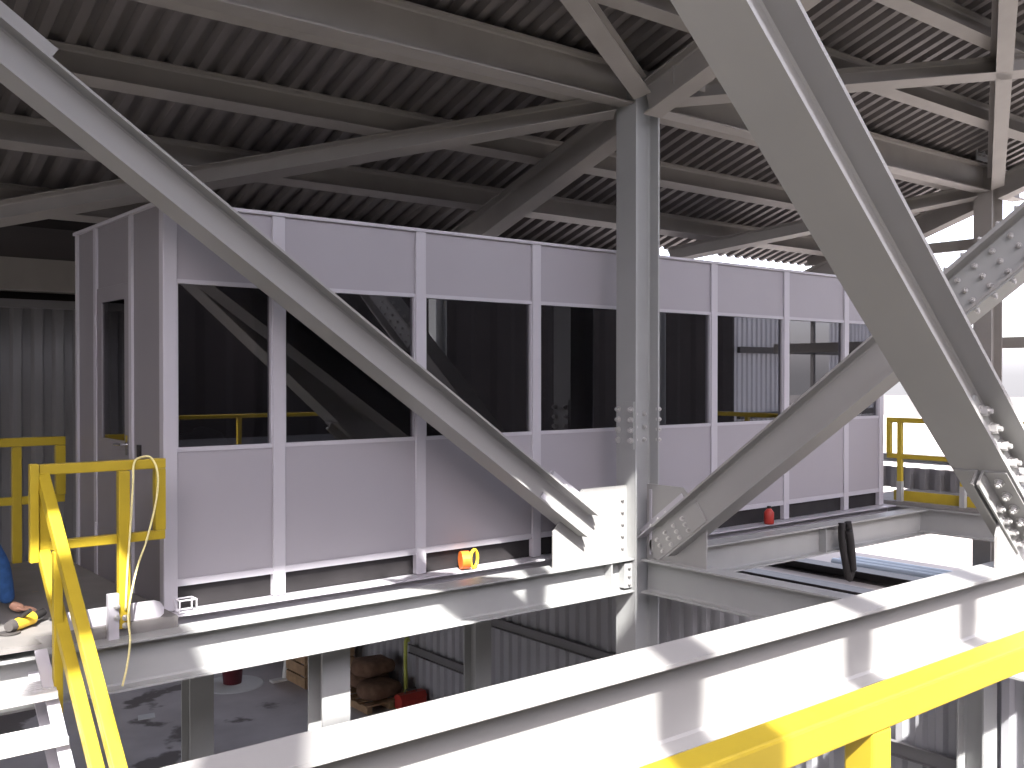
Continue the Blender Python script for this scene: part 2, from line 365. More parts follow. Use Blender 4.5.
# splice further up, right edge of picture
w = MB().poly([c2(-3.35) + n2*0.13 + V((-0.022, 0, 0)), c2(-4.15) + n2*0.13 + V((-0.022, 0, 0)), c2(-4.15) - n2*0.13 + V((-0.022, 0, 0)), c2(-3.35) - n2*0.13 + V((-0.022, 0, 0))], (0.014, 0, 0)).build('splice_plate', M['steel'], t)
for k in range(6):
    for j in (-0.09, 0.0, 0.09): bolt(w, c2(-3.42 - k*0.12) + n2*j + V((-0.022, 0, 0)), (-1, 0, 0), 0.017, 0.02)
for sgn in (1, -1):
    w2 = MB().obox(c2(-3.35) + n2*(0.167*sgn), c2(-4.15) + n2*(0.167*sgn), 0.23, 0.014, up=n2).build('splice_plate', M['steel'], t)
    for k in range(6):
        bolt(w2, c2(-3.42 - k*0.12) + n2*(0.174*sgn) + V((-0.075, 0, 0)), n2*sgn, 0.017, 0.022)
MB().obox(c2(-3.38) + n2*0.19 + V((0, 0, 0.02)), c2(-3.38) + n2*0.30, 0.012, 0.12, up=u2).build('clip_plate', M['steel'], w2)

# nearest brace: plane y = YN
sl3 = 0.882; u3 = V((1, 0, -sl3)).normalized(); n3 = V((-u3.z, 0, u3.x))
DN, BN = 0.326, 0.355
def c3(x):   # centre line through the lower-flange face line (1.673, z 3.522), shifted by half depth
    p = V((1.04, YN, 3.227)) + n3 * (DN / 2)
    return p + u3 * ((x - p.x) / u3.x)
t = thing('diagonal_brace', 'widest and nearest diagonal brace, crossing the right half down to the near beam', 'brace', tuple(c3(4.2)))
MB().ibeam(c3(-0.15), c3(3.914), DN, BN, 0.024, 0.016, up=n3).build('brace_section', M['steel2'], t)
lo_ = -DN/2
for ys in (-1, 1):
    q0, q1 = c3(3.645) + n3*lo_, c3(4.183) + n3*lo_
    a = MB().angle(q0 + V((0, ys*0.012, 0)), q1 + V((0, ys*0.012, 0)), 0.15, 0.11, 0.014, V((0, ys, 0)), -n3).build('claw_angle', M['steel2'], t)
    if ys < 0:
        for k in range(5): bolt(a, q0 + u3*(0.09 + k*0.13) + V((0, -0.09, 0)) - n3*0.014, -n3, 0.024, 0.03)
        for k in range(4): bolt(a, q0 + u3*(0.3 + k*0.12) + V((0, -0.026, 0)) - n3*0.07, (0, -1, 0), 0.022, 0.03)
w = MB().poly([c3(3.358) + n3*0.105 + V((0, -0.03, 0)), c3(4.126) + n3*0.105 + V((0, -0.03, 0)), c3(4.126) - n3*0.105 + V((0, -0.03, 0)), c3(3.358) - n3*0.105 + V((0, -0.03, 0))], (0, 0.02, 0)).build('web_plate', M['steel'], t)
for k in range(5):
    for j in (-0.07, 0.07): bolt(w, c3(3.434 + k*0.125) + n3*j + V((0, -0.03, 0)), (0, -1, 0), 0.03, 0.05)

# ================================================================== ROOF STEEL
beam('roof_beam', 'grey roof beam from top left into the head of the central column', (XL - 4, YC, 4.265), (xl_, YC, 4.265), 0.35, 0.2, 'roofst')
beam('roof_beam', 'grey roof beam with pale underside running right from the central column head', (XC + cd_/2, YC, 4.265), (XR - 0.16, YC, 4.265), 0.35, 0.2, 'roofst')
beam('roof_beam', 'short roof beam end beyond the far right column', (XR + 0.16, YC, 4.265), (12.1, YC, 4.265), 0.35, 0.2, 'roofst')
pur = [(-4.35, 'nearest the roof edge, high above the brace'), (-3.25, 'second in from the front roof edge'), (-2.2, 'third in from the front roof edge, top right corner'),
       (-1.27, 'just in front of the column head line'), (-0.10, 'tucked just behind the main roof beam'), (0.92, 'first clear one behind the column head'),
       (1.93, 'second behind the column head, above the cabin front'), (3.02, 'last one at the rear eave, just over the cabin roof')]
for y, s in pur:
    beam('roof_purlin', 'steel roof purlin, ' + s, (-9.8, y, zd(y) - 0.128), (7.6 if y > 2.5 else 12.0, y, zd(y) - 0.128), 0.25, 0.14, 'roofst', 0.012, 0.008, up=(0, SL, 1), cat='purlin', group='roof purlins')
def zr(y, off): return zd(y) - off
def rafter(label, x, y0, y1):
    beam('roof_rafter', label, (x, y0, zr(y0, 0.42)), (x, y1, zr(y1, 0.42)), 0.30, 0.22, 'roofst', up=(0, SL, 1), cat='rafter', group='roof rafters')
rafter('dark sloping rafter falling away from the central column head to the rear eave', XC, YC + 0.13, 3.2)
rafter('sloping rafter rising from the central column head towards the front roof edge', XC, YC - 0.13, -5.1)
rafter('sloping end rafter falling away behind the far right column', XR, YC + 0.13, 2.8)
rafter('sloping end rafter rising in front of the far right column', XR, YC - 0.13, -5.1)
rafter('rafter over the left end of the landing, mostly out of view', XL, YC - 0.13, -5.1)
def rbrace(label, a, b, w=0.18):
    off = 0.36
    o = MB().ibeam((a[0], a[1], zr(a[1], off)), (b[0], b[1], zr(b[1], off)), w, w*0.9, 0.01, 0.008, up=(0, SL, 1)).build('roof_brace', M['roofst'])
    tag(o, label, 'brace', 'roof plane braces')
rbrace('thin roof brace running from the column head down left over the cabin', (4.08, -0.30), (-0.9, 3.15))
rbrace('thin roof brace rising from the column head to the top left', (4.12, -0.62), (XL, -3.95))
rbrace('thin roof brace rising right from the central column head behind the nearest brace', (4.5, -0.62), (11.0, -3.65))
rbrace('thin roof brace rising left from the far right column head, crossing top right corner', (11.0, -0.60), (4.5, -3.75))
rbrace('thin roof brace from the far right column head down towards the rear eave', (11.0, -0.30), (7.7, 2.25))

# far right column with girts
t = thing('steel_column', 'far right steel column against the white sky, behind the braces', 'column', (XR, YC, ZF))
MB().ibeam((XR, YC, ZF), (XR, YC, 4.42), 0.318, 0.25, 0.02, 0.014, up=(1, 0, 0)).build('shaft', M['roofst'], t)
w = MB().poly([(XR - 0.16, YC - 0.14, 4.45), (XR - 0.62, YC - 0.14, 4.45), (XR - 0.62, YC - 0.14, 4.7), (XR - 0.45, YC - 0.14, 4.62), (XR - 0.16, YC - 0.14, 4.75)], (0, 0.012, 0)).build('gusset_plate', M['steel'], t)
for k in range(3): bolt(w, (XR - 0.55 + k*0.12, YC - 0.14, 4.52), (0, -1, 0), 0.02, 0.025)
for z, s in ((3.45, 'upper girt across the open sky behind the far right column'), (2.05, 'lower girt across the open sky at the right edge')):
    o = MB().channel((XR + 0.2, -3.2, z), (XR + 0.2, 2.6, z), 0.15, 0.06, 0.008).build('wall_girt', M['roofst']); tag(o, s, 'girt')

# ================================================================== CONTROL CABIN
t = thing('control_cabin', 'long white panelled control cabin with dark tinted windows under the steel roof', 'cabin', (0, 0, -0.055))
cab = t
ms = [0.045, 0.867, 2.14, 3.40, 4.65, 5.89, 7.17, 8.385, CW - 0.045]
Z0, ZP0, ZP1, ZW1 = -0.05, 0.115, 1.09, 2.245
mw = 0.10
for i, x in enumerate(ms):
    MB().box((x - mw/2, -0.022, Z0), (x + mw/2, 0.06, CH)).build('mullion', M['trim'], t, bevel=0.006)
for i in range(8):
    a, b = ms[i] + mw/2, ms[i+1] - mw/2
    MB().box((a, 0.0, ZW1 + 0.03), (b, 0.055, CH - 0.0)).build('upper_panel', M['white'], t)
    MB().box((a, -0.004, ZP0 + 0.05), (b, 0.055, ZP1 - 0.03)).build('lower_panel', M['white'], t)
    MB().box((a, -0.012, ZP0), (b, 0.055, ZP0 + 0.05)).build('bottom_rail', M['trim'], t)
    fr = MB()
    fr.box((a, -0.012, ZP1 - 0.03), (b, 0.06, ZP1)); fr.box((a, -0.012, ZW1), (b, 0.06, ZW1 + 0.03))
    fr.box((a, -0.006, ZP1), (a + 0.012, 0.06, ZW1)); fr.box((b - 0.012, -0.006, ZP1), (b, 0.06, ZW1))
    f = fr.build('window_frame', M['trim'], t)
    MB().box((a, 0.022, ZP1), (b, 0.028, ZW1)).build('pane', M['glass'], f)
    MB().box((a, 0.03, Z0), (b, 0.05, ZP0)).build('base_panel', M['black'], t)
# end wall with the door (x = 0)
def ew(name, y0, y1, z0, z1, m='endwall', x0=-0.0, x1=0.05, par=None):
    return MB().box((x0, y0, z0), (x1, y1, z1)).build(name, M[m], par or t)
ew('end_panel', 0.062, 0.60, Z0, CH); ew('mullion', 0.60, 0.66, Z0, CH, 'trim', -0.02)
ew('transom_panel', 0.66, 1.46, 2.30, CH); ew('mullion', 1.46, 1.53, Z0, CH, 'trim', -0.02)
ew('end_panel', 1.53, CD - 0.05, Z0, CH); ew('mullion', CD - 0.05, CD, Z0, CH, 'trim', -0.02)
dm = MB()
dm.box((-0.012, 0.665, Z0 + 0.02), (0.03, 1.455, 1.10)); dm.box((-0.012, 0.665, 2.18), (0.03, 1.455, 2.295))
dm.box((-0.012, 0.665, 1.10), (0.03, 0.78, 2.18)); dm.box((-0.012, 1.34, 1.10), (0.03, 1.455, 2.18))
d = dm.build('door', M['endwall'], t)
MB().box((0.0, 0.78, 1.10), (0.008, 1.34, 2.18)).build('door_pane', M['glass'], d)
h = MB(); h.box((-0.02, 0.69, 1.00), (-0.012, 0.74, 1.15)); h.cyl((-0.02, 0.715, 1.08), (-0.07, 0.715, 1.08), 0.012); h.cyl((-0.065, 0.715, 1.08), (-0.065, 0.86, 1.075), 0.011)
h.build('door_handle', M['chrome'], d)
for z in (0.3, 1.98): MB().cyl((-0.022, 1.458, z), (-0.022, 1.458, z + 0.11), 0.012).build('hinge', M['trim'], d)
MB().box((-0.016, 0.44, 1.00), (0.0, 0.50, 1.09)).build('wall_switch', M['black'], t)
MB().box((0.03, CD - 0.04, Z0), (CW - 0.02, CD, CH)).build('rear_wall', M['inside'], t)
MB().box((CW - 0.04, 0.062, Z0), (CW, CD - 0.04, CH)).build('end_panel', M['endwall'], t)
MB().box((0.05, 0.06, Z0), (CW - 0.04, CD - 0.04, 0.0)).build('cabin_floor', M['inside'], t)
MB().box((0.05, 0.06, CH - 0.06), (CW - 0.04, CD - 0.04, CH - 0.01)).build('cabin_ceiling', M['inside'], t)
MB().box((-0.03, -0.03, CH), (CW + 0.03, CD + 0.03, CH + 0.025)).build('cabin_roof', M['trim'], t)
# inside things seen faintly through the panes
tb = thing('control_desk', 'dark desk running along inside the cabin windows', 'desk', (4.6, 0.55, 0.0))
MB().box((0.25, 0.14, 1.0), (8.9, 0.78, 1.04)).build('desk_top', M['desk'], tb)
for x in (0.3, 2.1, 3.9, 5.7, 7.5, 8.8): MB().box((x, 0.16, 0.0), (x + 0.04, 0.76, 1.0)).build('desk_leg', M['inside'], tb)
def bagmesh():
    mb = MB(); bmesh.ops.create_icosphere(mb.bm, subdivisions=3, radius=1.0)
    for v in mb.bm.verts:
        k = 1 + 0.12*math.sin(7*v.co.x + 3*v.co.y) + 0.10*math.sin(9*v.co.z + 5*v.co.x)
        v.co = V((0.42 + v.co.x*0.20*k, 0.36 + v.co.y*0.17*k, 1.04 + max(v.co.z*0.16*k, -0.0) ))
    return mb
tag(bagmesh().build('plastic_bag', M['palebag'], smooth=True), 'pale blue plastic bag on the desk inside the first cabin window', 'bag')
o = MB().lathe((1.37, 0.33, 1.04), [(0.045, 0), (0.06, 0.17), (0.055, 0.17), (0.042, 0.01)], 20).build('cup', M['cup'], smooth=True)
tag(o, 'pale blue cup on the desk inside the second cabin window', 'cup')
for x, s in ((4.0, 'beside the central column'), (6.35, 'behind the pane right of the column')):
    q = thing('monitor', 'beige computer monitor on the cabin desk, ' + s, 'monitor', (x, 0.5, 1.04))
    MB().box((x - 0.10, 0.42, 1.04), (x + 0.10, 0.58, 1.06)).build('stand', M['beige'], q)
    MB().box((x - 0.02, 0.48, 1.06), (x + 0.02, 0.51, 1.16)).build('neck', M['beige'], q)
    MB().box((x - 0.24, 0.46, 1.14), (x + 0.24, 0.49, 1.46)).build('housing', M['beige'], q, bevel=0.008)
    MB().box((x - 0.22, 0.49, 1.16), (x + 0.22, 0.494, 1.44)).build('screen', M['screen'], q)

# small items on the ledge under the cabin
q = thing('ratchet_strap', 'orange and yellow strap reel lying on the ledge below the cabin panels', 'strap', (2.56, -0.10, -0.053))
MB().cyl((2.50, -0.075, 0.03), (2.57, -0.10, 0.03), 0.075, n=24).build('strap_coil', M['orange'], q, smooth=False)
ring = [(2.60 + 0.02*math.cos(a) , -0.115, 0.035 + 0.075*math.sin(a)) for a in [0]]
MB().tube([(2.615 + 0.052*math.cos(i*math.pi/10), -0.115 + 0.02*math.cos(i*math.pi/10), 0.035 + 0.075*math.sin(i*math.pi/10)) for i in range(20)], 0.014, 8, True).build('handle_loop', M['tapeyellow'], q)
q = thing('fire_extinguisher', 'small red cylinder standing on the ledge at the right end of the cabin', 'extinguisher', (6.72, -0.11, -0.055))
MB().lathe((6.72, -0.11, -0.055), [(0.05, 0), (0.055, 0.01), (0.055, 0.13), (0.03, 0.165), (0.02, 0.175)], 20).build('cylinder', M['red'], q, smooth=True)
MB().cyl((6.72, -0.11, 0.12), (6.72, -0.11, 0.145), 0.022).build('valve', M['rubber'], q)
q = MB(); 
for a, b in (((0.07, -0.12), (0.19, -0.12)), ((0.19, -0.12), (0.19, -0.03)), ((0.19, -0.03), (0.07, -0.03)), ((0.07, -0.03), (0.07, -0.12))):
    for z in (-0.045, 0.035): q.cyl((a[0], a[1], z), (b[0], b[1], z), 0.006, n=8)
for x, y in ((0.07, -0.12), (0.19, -0.12), (0.19, -0.03), (0.07, -0.03)): q.cyl((x, y, -0.05), (x, y, 0.037), 0.006, n=8)
tag(q.build('wire_basket', M['trim']), 'small open wire basket on the ledge at the left cabin corner', 'basket')

# ================================================================== LANDING AT LEFT
t = thing('landing', 'grey steel plate landing beside the cabin door, front edge in sun', 'platform', (-2.0, 1.0, ZB))
MB().box((-4.5, -0.37, ZB + 0.001), (-0.035, 2.38, 0.0)).build('deck_plate', M['plate'], t)
MB().box((-4.5, -0.55, -0.03), (-0.92, -0.37, 0.0)).build('nosing', M['plate'], t)
MB().channel((-4.5, 2.30, -0.2), (-0.035, 2.30, -0.2), 0.24, 0.07, 0.01).build('edge_channel', M['steel'], t)
tp = MB(); tp.poly([(-0.76, -0.335, 0.0), (-0.14, -0.335, 0.0), (-0.115, -0.335, 0.02), (-0.115, -0.335, 0.06), (-0.14, -0.335, 0.10), (-0.18, -0.335, 0.115), (-0.76, -0.335, 0.115)], (0, 0.012, 0))
tp.build('toe_plate', M['trim'], t)

def rail_bar(mb, p0, p1, w=0.07, h=0.07): mb.obox(p0, p1, w, h); return mb
# near guard rail at landing front
t = thing('guardrail', 'short yellow guardrail in front of the cabin door with a rope tied on', 'railing', (-0.5, -0.35, 0))
MB().obox((-0.89, -0.35, 1.02), (-0.115, -0.35, 1.02), 0.06, 0.065).build('top_rail', M['yellow'], t, bevel=0.006)
MB().obox((-0.885, -0.352, 0.55), (-0.118, -0.352, 0.55), 0.05, 0.06).build('mid_rail', M['yellow'], t, bevel=0.006)
po = MB().obox((-0.395, -0.39, -0.02), (-0.395, -0.39, 0.987), 0.07, 0.06, up=(0, 1, 0)).build('post', M['yellow'], t, bevel=0.006)
MB().obox((-0.15, -0.35, 0.58), (-0.15, -0.35, 0.987), 0.07, 0.06, up=(0, 1, 0)).build('end_post', M['yellow'], t, bevel=0.006)
MB().obox((-0.86, -0.35, 0.52), (-0.86, -0.35, 0.987), 0.065, 0.064, up=(0, 1, 0)).build('post', M['yellow'], t, bevel=0.006)
br = MB().box((-0.50, -0.43, -0.10), (-0.435, -0.385, 0.21)).build('bracket_plate', M['trim'], t)
for z in (0.06, 0.13): bolt(br, (-0.45, -0.43, z), (0, -1, 0), 0.016, 0.02)
for z in (-0.0, 0.05): bolt(po, (-0.395, -0.42, z), (0, -1, 0), 0.016, 0.02)
# rope
pts = [(-0.395, -0.43, 0.10), (-0.385, -0.435, 0.35), (-0.365, -0.435, 0.62), (-0.345, -0.425, 0.9), (-0.33, -0.40, 1.03), (-0.28, -0.36, 1.063), (-0.215, -0.375, 1.062), (-0.19, -0.43, 0.97),
       (-0.20, -0.44, 0.80), (-0.26, -0.44, 0.55), (-0.32, -0.44, 0.38), (-0.365, -0.445, 0.2), (-0.385, -0.45, 0.05), (-0.41, -0.56, -0.06), (-0.44, -0.60, -0.2), (-0.47, -0.60, -0.33)]
def smooth_pts(p, n=6):
    p = [V(q) for q in p]; out = []
    for i in range(len(p) - 1):
        a, b, c, d_ = p[max(i-1, 0)], p[i], p[i+1], p[min(i+2, len(p)-1)]
        for k in range(n):
            s = k / n
            out.append(0.5*((2*b) + (c - a)*s + (2*a - 5*b + 4*c - d_)*s*s + (3*b - a - 3*c + d_)*s**3))
    out.append(p[-1]); return out
tag(MB().tube(smooth_pts(pts), 0.007, 6).build('rope', M['rope'], smooth=True), 'pale yellow rope looped over the short guardrail and hanging down its post', 'rope')

# far guard rail
t = thing('guardrail', 'yellow guardrail at the rear of the landing left of the cabin door', 'railing', (-1.5, 2.33, 0))
MB().obox((-4.4, 2.33, 1.03), (-0.03, 2.33, 1.03), 0.06, 0.075).build('top_rail', M['yellow'], t, bevel=0.006)
MB().obox((-4.4, 2.33, 0.53), (-0.035, 2.33, 0.53), 0.042, 0.07).build('mid_rail', M['yellow'], t, bevel=0.006)
MB().obox((-0.07, 2.33, 0.56), (-0.07, 2.33, 0.99), 0.08, 0.06, up=(0, 1, 0)).build('end_post', M['yellow'], t, bevel=0.006)
for x in (-0.42, -2.2, -3.9): MB().obox((x, 2.33, 0.0), (x, 2.33, 0.99), 0.075, 0.05, up=(0, 1, 0)).build('post', M['yellow'], t, bevel=0.006)

# stair
t = thing('staircase', 'steel stair with bright grating treads going down at the lower left', 'stairs', (-1.45, -1.8, ZF))
ss = 0.935; ut = V((0, -1, -ss)).normalized(); nt_ = V((0, -ss, 1)).normalized()
def sp_(x, y, z0=-0.16): return V((x, y, z0 + ss*(y + 0.55)))
for x, sd in ((-0.90, -1), (-1.98, 1)):
    MB().channel(sp_(x, -0.50), sp_(x, -4.15), 0.24, 0.07, 0.012, up=nt_, side=-sd).build('stringer', M['trim'], t)
for k in range(16):
    y = -0.62 - k*0.214; z = -0.20*(k + 1)
    tr = MB()
    for j in range(7): tr.box((-1.96, y - 0.25 + j*0.040, z - 0.035), (-0.92, y - 0.25 + j*0.040 + 0.014, z))
    for xx in (-1.95, -1.44, -0.94): tr.box((xx, y - 0.25, z - 0.03), (xx + 0.02, y + 0.0, z - 0.005))
    tr.box((-1.96, y - 0.275, z - 0.04), (-0.92, y - 0.235, z + 0.004))
    tr.build('tread', M['galv'], t)
hr = thing('stair_handrail', 'double yellow stair handrail sloping down from the landing at lower left', 'railing', (-0.87, -0.3, 0))
def hp(y, z0): return V((-0.865, y, z0 + 0.945*(y + 0.33)))
MB().obox(hp(-0.33, 1.00), hp(-4.0, 1.00), 0.07, 0.065, up=nt_).build('top_rail', M['yellow'], hr, bevel=0.006)
MB().obox(hp(-0.33, 0.54), hp(-4.0, 0.54), 0.07, 0.06, up=nt_).build('mid_rail', M['yellow'], hr, bevel=0.006)
MB().obox((-0.925, -0.385, 0.46), (-0.925, -0.385, 1.06), 0.05, 0.05, up=(0, 1, 0)).build('newel_post', M['yellow'], hr, bevel=0.005)
for y in (-0.75, -2.2, -3.7): MB().obox(V((-0.885, y, hp(y, 0).z - 0.25)), V((-0.885, y, hp(y, 1.0).z - 0.03)), 0.05, 0.05, up=(0, 1, 0)).build('post', M['yellow'], hr, bevel=0.005)

# grinder on the landing
q = thing('angle_grinder', 'yellow and black power grinder lying on the landing by the stair head', 'tool', (-0.93, -0.10, 0.0))
MB().cyl((-0.99, -0.17, 0.045), (-0.86, -0.05, 0.05), 0.034, 0.042, 16).build('motor_body', M['tapeyellow'], q, smooth=False)
MB().cyl((-0.86, -0.05, 0.05), (-0.77, 0.03, 0.06), 0.028, 0.024, 14).build('rear_handle', M['rubber'], q)
MB().cyl((-1.00, -0.18, 0.05), (-1.03, -0.21, 0.05), 0.04, 0.03, 14).build('gear_head', M['darksteel'], q)
MB().cyl((-1.02, -0.19, 0.045), (-1.015, -0.185, 0.008), 0.012, 0.012, 10).build('spindle', M['darksteel'], q)
MB().cyl((-1.02, -0.19, 0.012), (-1.02, -0.19, 0.006), 0.062, n=24).build('disc', M['darksteel'], q)
MB().cyl((-0.95, -0.12, 0.07), (-0.90, -0.19, 0.13), 0.014, n=10).build('side_handle', M['rubber'], q)

PDX = 0.05
# ------------------------------------------------------------------ kneeling worker (mostly beyond the left edge)
def skinned(name, verts, edges, radii, m, parent, org, root=0, sub=2):
    me = bpy.data.meshes.new(name); me.from_pydata([V(v) - V(org) for v in verts], edges, []); me.materials.append(m)
    o = bpy.data.objects.new(name, me); COL.objects.link(o); ORG[o] = V(org)
    sk = o.modifiers.new('skin', 'SKIN'); sk.use_smooth_shade = True
    for i, d_ in enumerate(me.skin_vertices[0].data):
        r = radii[i]; d_.radius = (r, r) if not isinstance(r, tuple) else r; d_.use_root = (i == root)
    sb = o.modifiers.new('sub', 'SUBSURF'); sb.levels = sub; sb.render_levels = sub
    if parent is not None: o.parent = parent; o.location = V(org) - ORG[parent]
    else: o.location = org
    return o
PO = (-1.45, 0.55, 0.0)
bv = [(-1.62, 0.62, 0.34), (-1.56, 0.60, 0.52), (-1.45, 0.56, 0.72), (-1.38, 0.53, 0.84), (-1.32, 0.51, 0.92), (-1.27, 0.49, 0.99), (-1.235, 0.475, 1.07), (-1.225, 0.47, 1.12),   # pelvis..head
      (-1.36, 0.36, 0.83), (-1.16, 0.30, 0.60), (-1.005, 0.37, 0.33), (-0.955, 0.375, 0.07),           # right arm (near)
      (-1.42, 0.72, 0.83), (-1.24, 0.82, 0.60), (-1.08, 0.66, 0.36), (-1.0, 0.60, 0.14),            # other arm
      (-1.58, 0.48, 0.34), (-1.16, 0.42, 0.30), (-1.24, 0.45, 0.09), (-1.60, 0.47, 0.07), (-1.80, 0.47, 0.06),  # near leg kneeling
      (-1.60, 0.76, 0.34), (-1.20, 0.86, 0.36), (-1.25, 0.86, 0.12), (-1.52, 0.84, 0.08), (-1.72, 0.84, 0.06)]
be = [(0,1),(1,2),(2,3),(3,4),(4,5),(5,6),(6,7),(3,8),(8,9),(9,10),(10,11),(3,12),(12,13),(13,14),(14,15),(0,16),(16,17),(17,18),(18,19),(19,20),(0,21),(21,22),(22,23),(23,24),(24,25)]
br_ = [0.15, 0.145, 0.16, 0.13, 0.06, 0.065, 0.095, 0.085, 0.09, 0.08, 0.07, 0.05, 0.075, 0.062, 0.05, 0.045, 0.11, 0.09, 0.065, 0.055, 0.05, 0.11, 0.09, 0.065, 0.055, 0.05]
bv = [(x + PDX, y, z) for x, y, z in bv]
pe = skinned('person', bv, be, br_, M['denim'], None, PO)
tag(pe, 'person in blue work clothes kneeling on the landing at the left edge of the picture', 'person')
# near hand: palm with five fingers, resting on the plate
H = V((-0.95 + PDX, 0.372, 0.070))
hv = [H, H + V((0.045, -0.012, -0.028)), H + V((0.085, -0.02, -0.042))]; he = [(0, 1), (1, 2)]; hrad = [(0.024, 0.03), (0.022, 0.036), (0.014, 0.03)]
hand = skinned('hand', hv, he, hrad, M['skin'], pe, tuple(H))
for k, (dy, L) in enumerate(((-0.033, 0.062), (-0.012, 0.074), (0.010, 0.070), (0.030, 0.052))):
    b0 = H + V((0.078, -0.02 + dy, -0.040)); b1 = b0 + V((L*0.5, dy*0.15, 0.004)); b2 = b1 + V((L*0.4, dy*0.1, -0.012)); b3 = b2 + V((L*0.22, 0, -0.012))
    skinned('finger', [b0, b1, b2, b3], [(0,1),(1,2),(2,3)], [0.0095, 0.009, 0.008, 0.006], M['skin'], hand, tuple(b0))
b0 = H + V((0.035, -0.045, -0.025)); skinned('thumb', [b0, b0 + V((0.028, -0.022, -0.008)), b0 + V((0.055, -0.028, -0.016))], [(0,1),(1,2)], [0.0115, 0.0105, 0.008], M['skin'], hand, tuple(b0))
# head: face, ears, hair (beyond the frame)
hc = V((-1.228 + PDX, 0.472, 1.10))
fm = MB(); bmesh.ops.create_icosphere(fm.bm, subdivisions=3, radius=1.0)
fwd = V((0.80, -0.25, -0.55)).normalized(); sd = fwd.cross(V((0, 0, 1))).normalized(); upv = sd.cross(fwd)
for v in fm.bm.verts:
    c = v.co.copy(); taper = 1 - 0.22*max(0, -c.z)
    v.co = hc + fwd*(c.x*0.098*(1.0 if c.x > 0 else 1.02)) + sd*(c.y*0.078*taper) + upv*(c.z*0.115)
face = fm.build('face', M['skin'], pe, smooth=True)
nz = MB(); nz.poly([hc + fwd*0.092 + upv*0.02, hc + fwd*0.085 - upv*0.022 - sd*0.014, hc + fwd*0.122 - upv*0.018, hc + fwd*0.085 - upv*0.022 + sd*0.014], -fwd*0.01); nz.build('nose', M['skin'], face)
MB().obox(hc + fwd*0.09 - upv*0.05 - sd*0.022, hc + fwd*0.09 - upv*0.05 + sd*0.022, 0.008, 0.008).build('mouth', M['red'], face)
for s_ in (-1, 1):
    e_ = MB(); bmesh.ops.create_icosphere(e_.bm, subdivisions=2, radius=0.011); bmesh.ops.translate(e_.bm, verts=e_.bm.verts, vec=hc + fwd*0.086 + sd*(0.03*s_) + upv*0.006); e_.build('eye', M['paper'], face, smooth=True)
    e_ = MB(); bmesh.ops.create_icosphere(e_.bm, subdivisions=2, radius=0.022); bmesh.ops.translate(e_.bm, verts=e_.bm.verts, vec=hc + sd*(0.078*s_) - upv*0.004); e_.build('ear', M['skin'], face, smooth=True)
hm = MB(); bmesh.ops.create_icosphere(hm.bm, subdivisions=3, radius=1.0)
for v in hm.bm.verts:
    c = v.co.copy(); v.co = hc - fwd*0.018 + fwd*(c.x*0.096) + sd*(c.y*0.084) + upv*(0.028 + c.z*0.098)
hm.build('hair', M['hair'], pe, smooth=True)
for y in (0.47, 0.84):
    MB().obox((-1.74 + PDX, y, 0.055), (-1.98 + PDX, y, 0.05), 0.09, 0.09).build('boot', M['boot'], pe, bevel=0.03)

# ================================================================== RIGHT WALKWAY
t = thing('walkway', 'grey steel walkway deck at the right end of the cabin', 'platform', (9.6, -2, -0.3))
MB().box((9.34, -2.9, -0.05), (10.9, 0.5, -0.005)).build('deck_plate', M['plate'], t)
MB().ibeam((9.40, -2.9, -0.21), (9.40, 0.5, -0.21), 0.31, 0.15).build('edge_beam', M['steel'], t)
MB().ibeam((10.8, -2.9, -0.21), (10.8, 0.5, -0.21), 0.31, 0.15).build('edge_beam', M['steel'], t)
XG = 9.38
t = thing('guardrail', 'yellow guardrail seen against the bright yard at the right end of the cabin', 'railing', (XG, -1.2, 0))
MB().obox((XG, 0.02, 1.03), (XG, -2.9, 1.03), 0.06, 0.065).build('top_rail', M['yellow'], t, bevel=0.006)
MB().obox((XG, 0.015, 0.57), (XG, -2.9, 0.57), 0.05, 0.06).build('mid_rail', M['yellow'], t, bevel=0.006)
MB().obox((XG, -0.01, 0.6), (XG, -0.01, 1.0), 0.06, 0.06, up=(1, 0, 0)).build('end_post', M['yellow'], t, bevel=0.006)
for y in (-0.16, -0.98, -2.2):
    MB().obox((XG, y, 0.25), (XG, y, 1.0), 0.06, 0.06, up=(1, 0, 0)).build('post', M['yellow'], t, bevel=0.006)
    MB().obox((XG, y, -0.005), (XG, y, 0.25), 0.065, 0.065, up=(1, 0, 0)).build('post_foot', M['steel'], t)
MB().box((XG + 0.04, -2.9, 0.0), (XG + 0.05, -0.05, 0.13)).build('toe_board', M['yellow'], t)
mb = MB(); mb.corrugated((10.8, -3.4, 0.0), (0, 1, 0), 4.4, (0, 0, 0.30), (-1, 0, 0), period=0.22, depth=0.07)
tag(mb.build('corrugated_panel', M['siding']), 'low grey corrugated panel along the outer side of the right walkway', 'panel')
o = MB().ibeam((11.3, -3.4, 0.38), (11.3, 1.2, 0.38), 0.12, 0.2).build('parapet_rail', M['steel']); tag(o, 'grey horizontal rail behind the low corrugated panel on the right', 'rail')
struct(MB().box((XW + 0.05, -6, -1.45), (12.0, 10, -1.26)).build('floor_lower_roof', M['pale']))
# runway beams seen between the beams at right
for x, z, s in ((8.85, -1.185, 'nearer dark lower beam seen in the gap under the cabin at right'), (10.05, -1.185, 'farther dark lower beam seen in the gap under the cabin at right')):
    beam('runway_beam', s, (x, -6, z), (x, 10, z), 0.145, 0.30, 'darksteel', 0.012, 0.01)
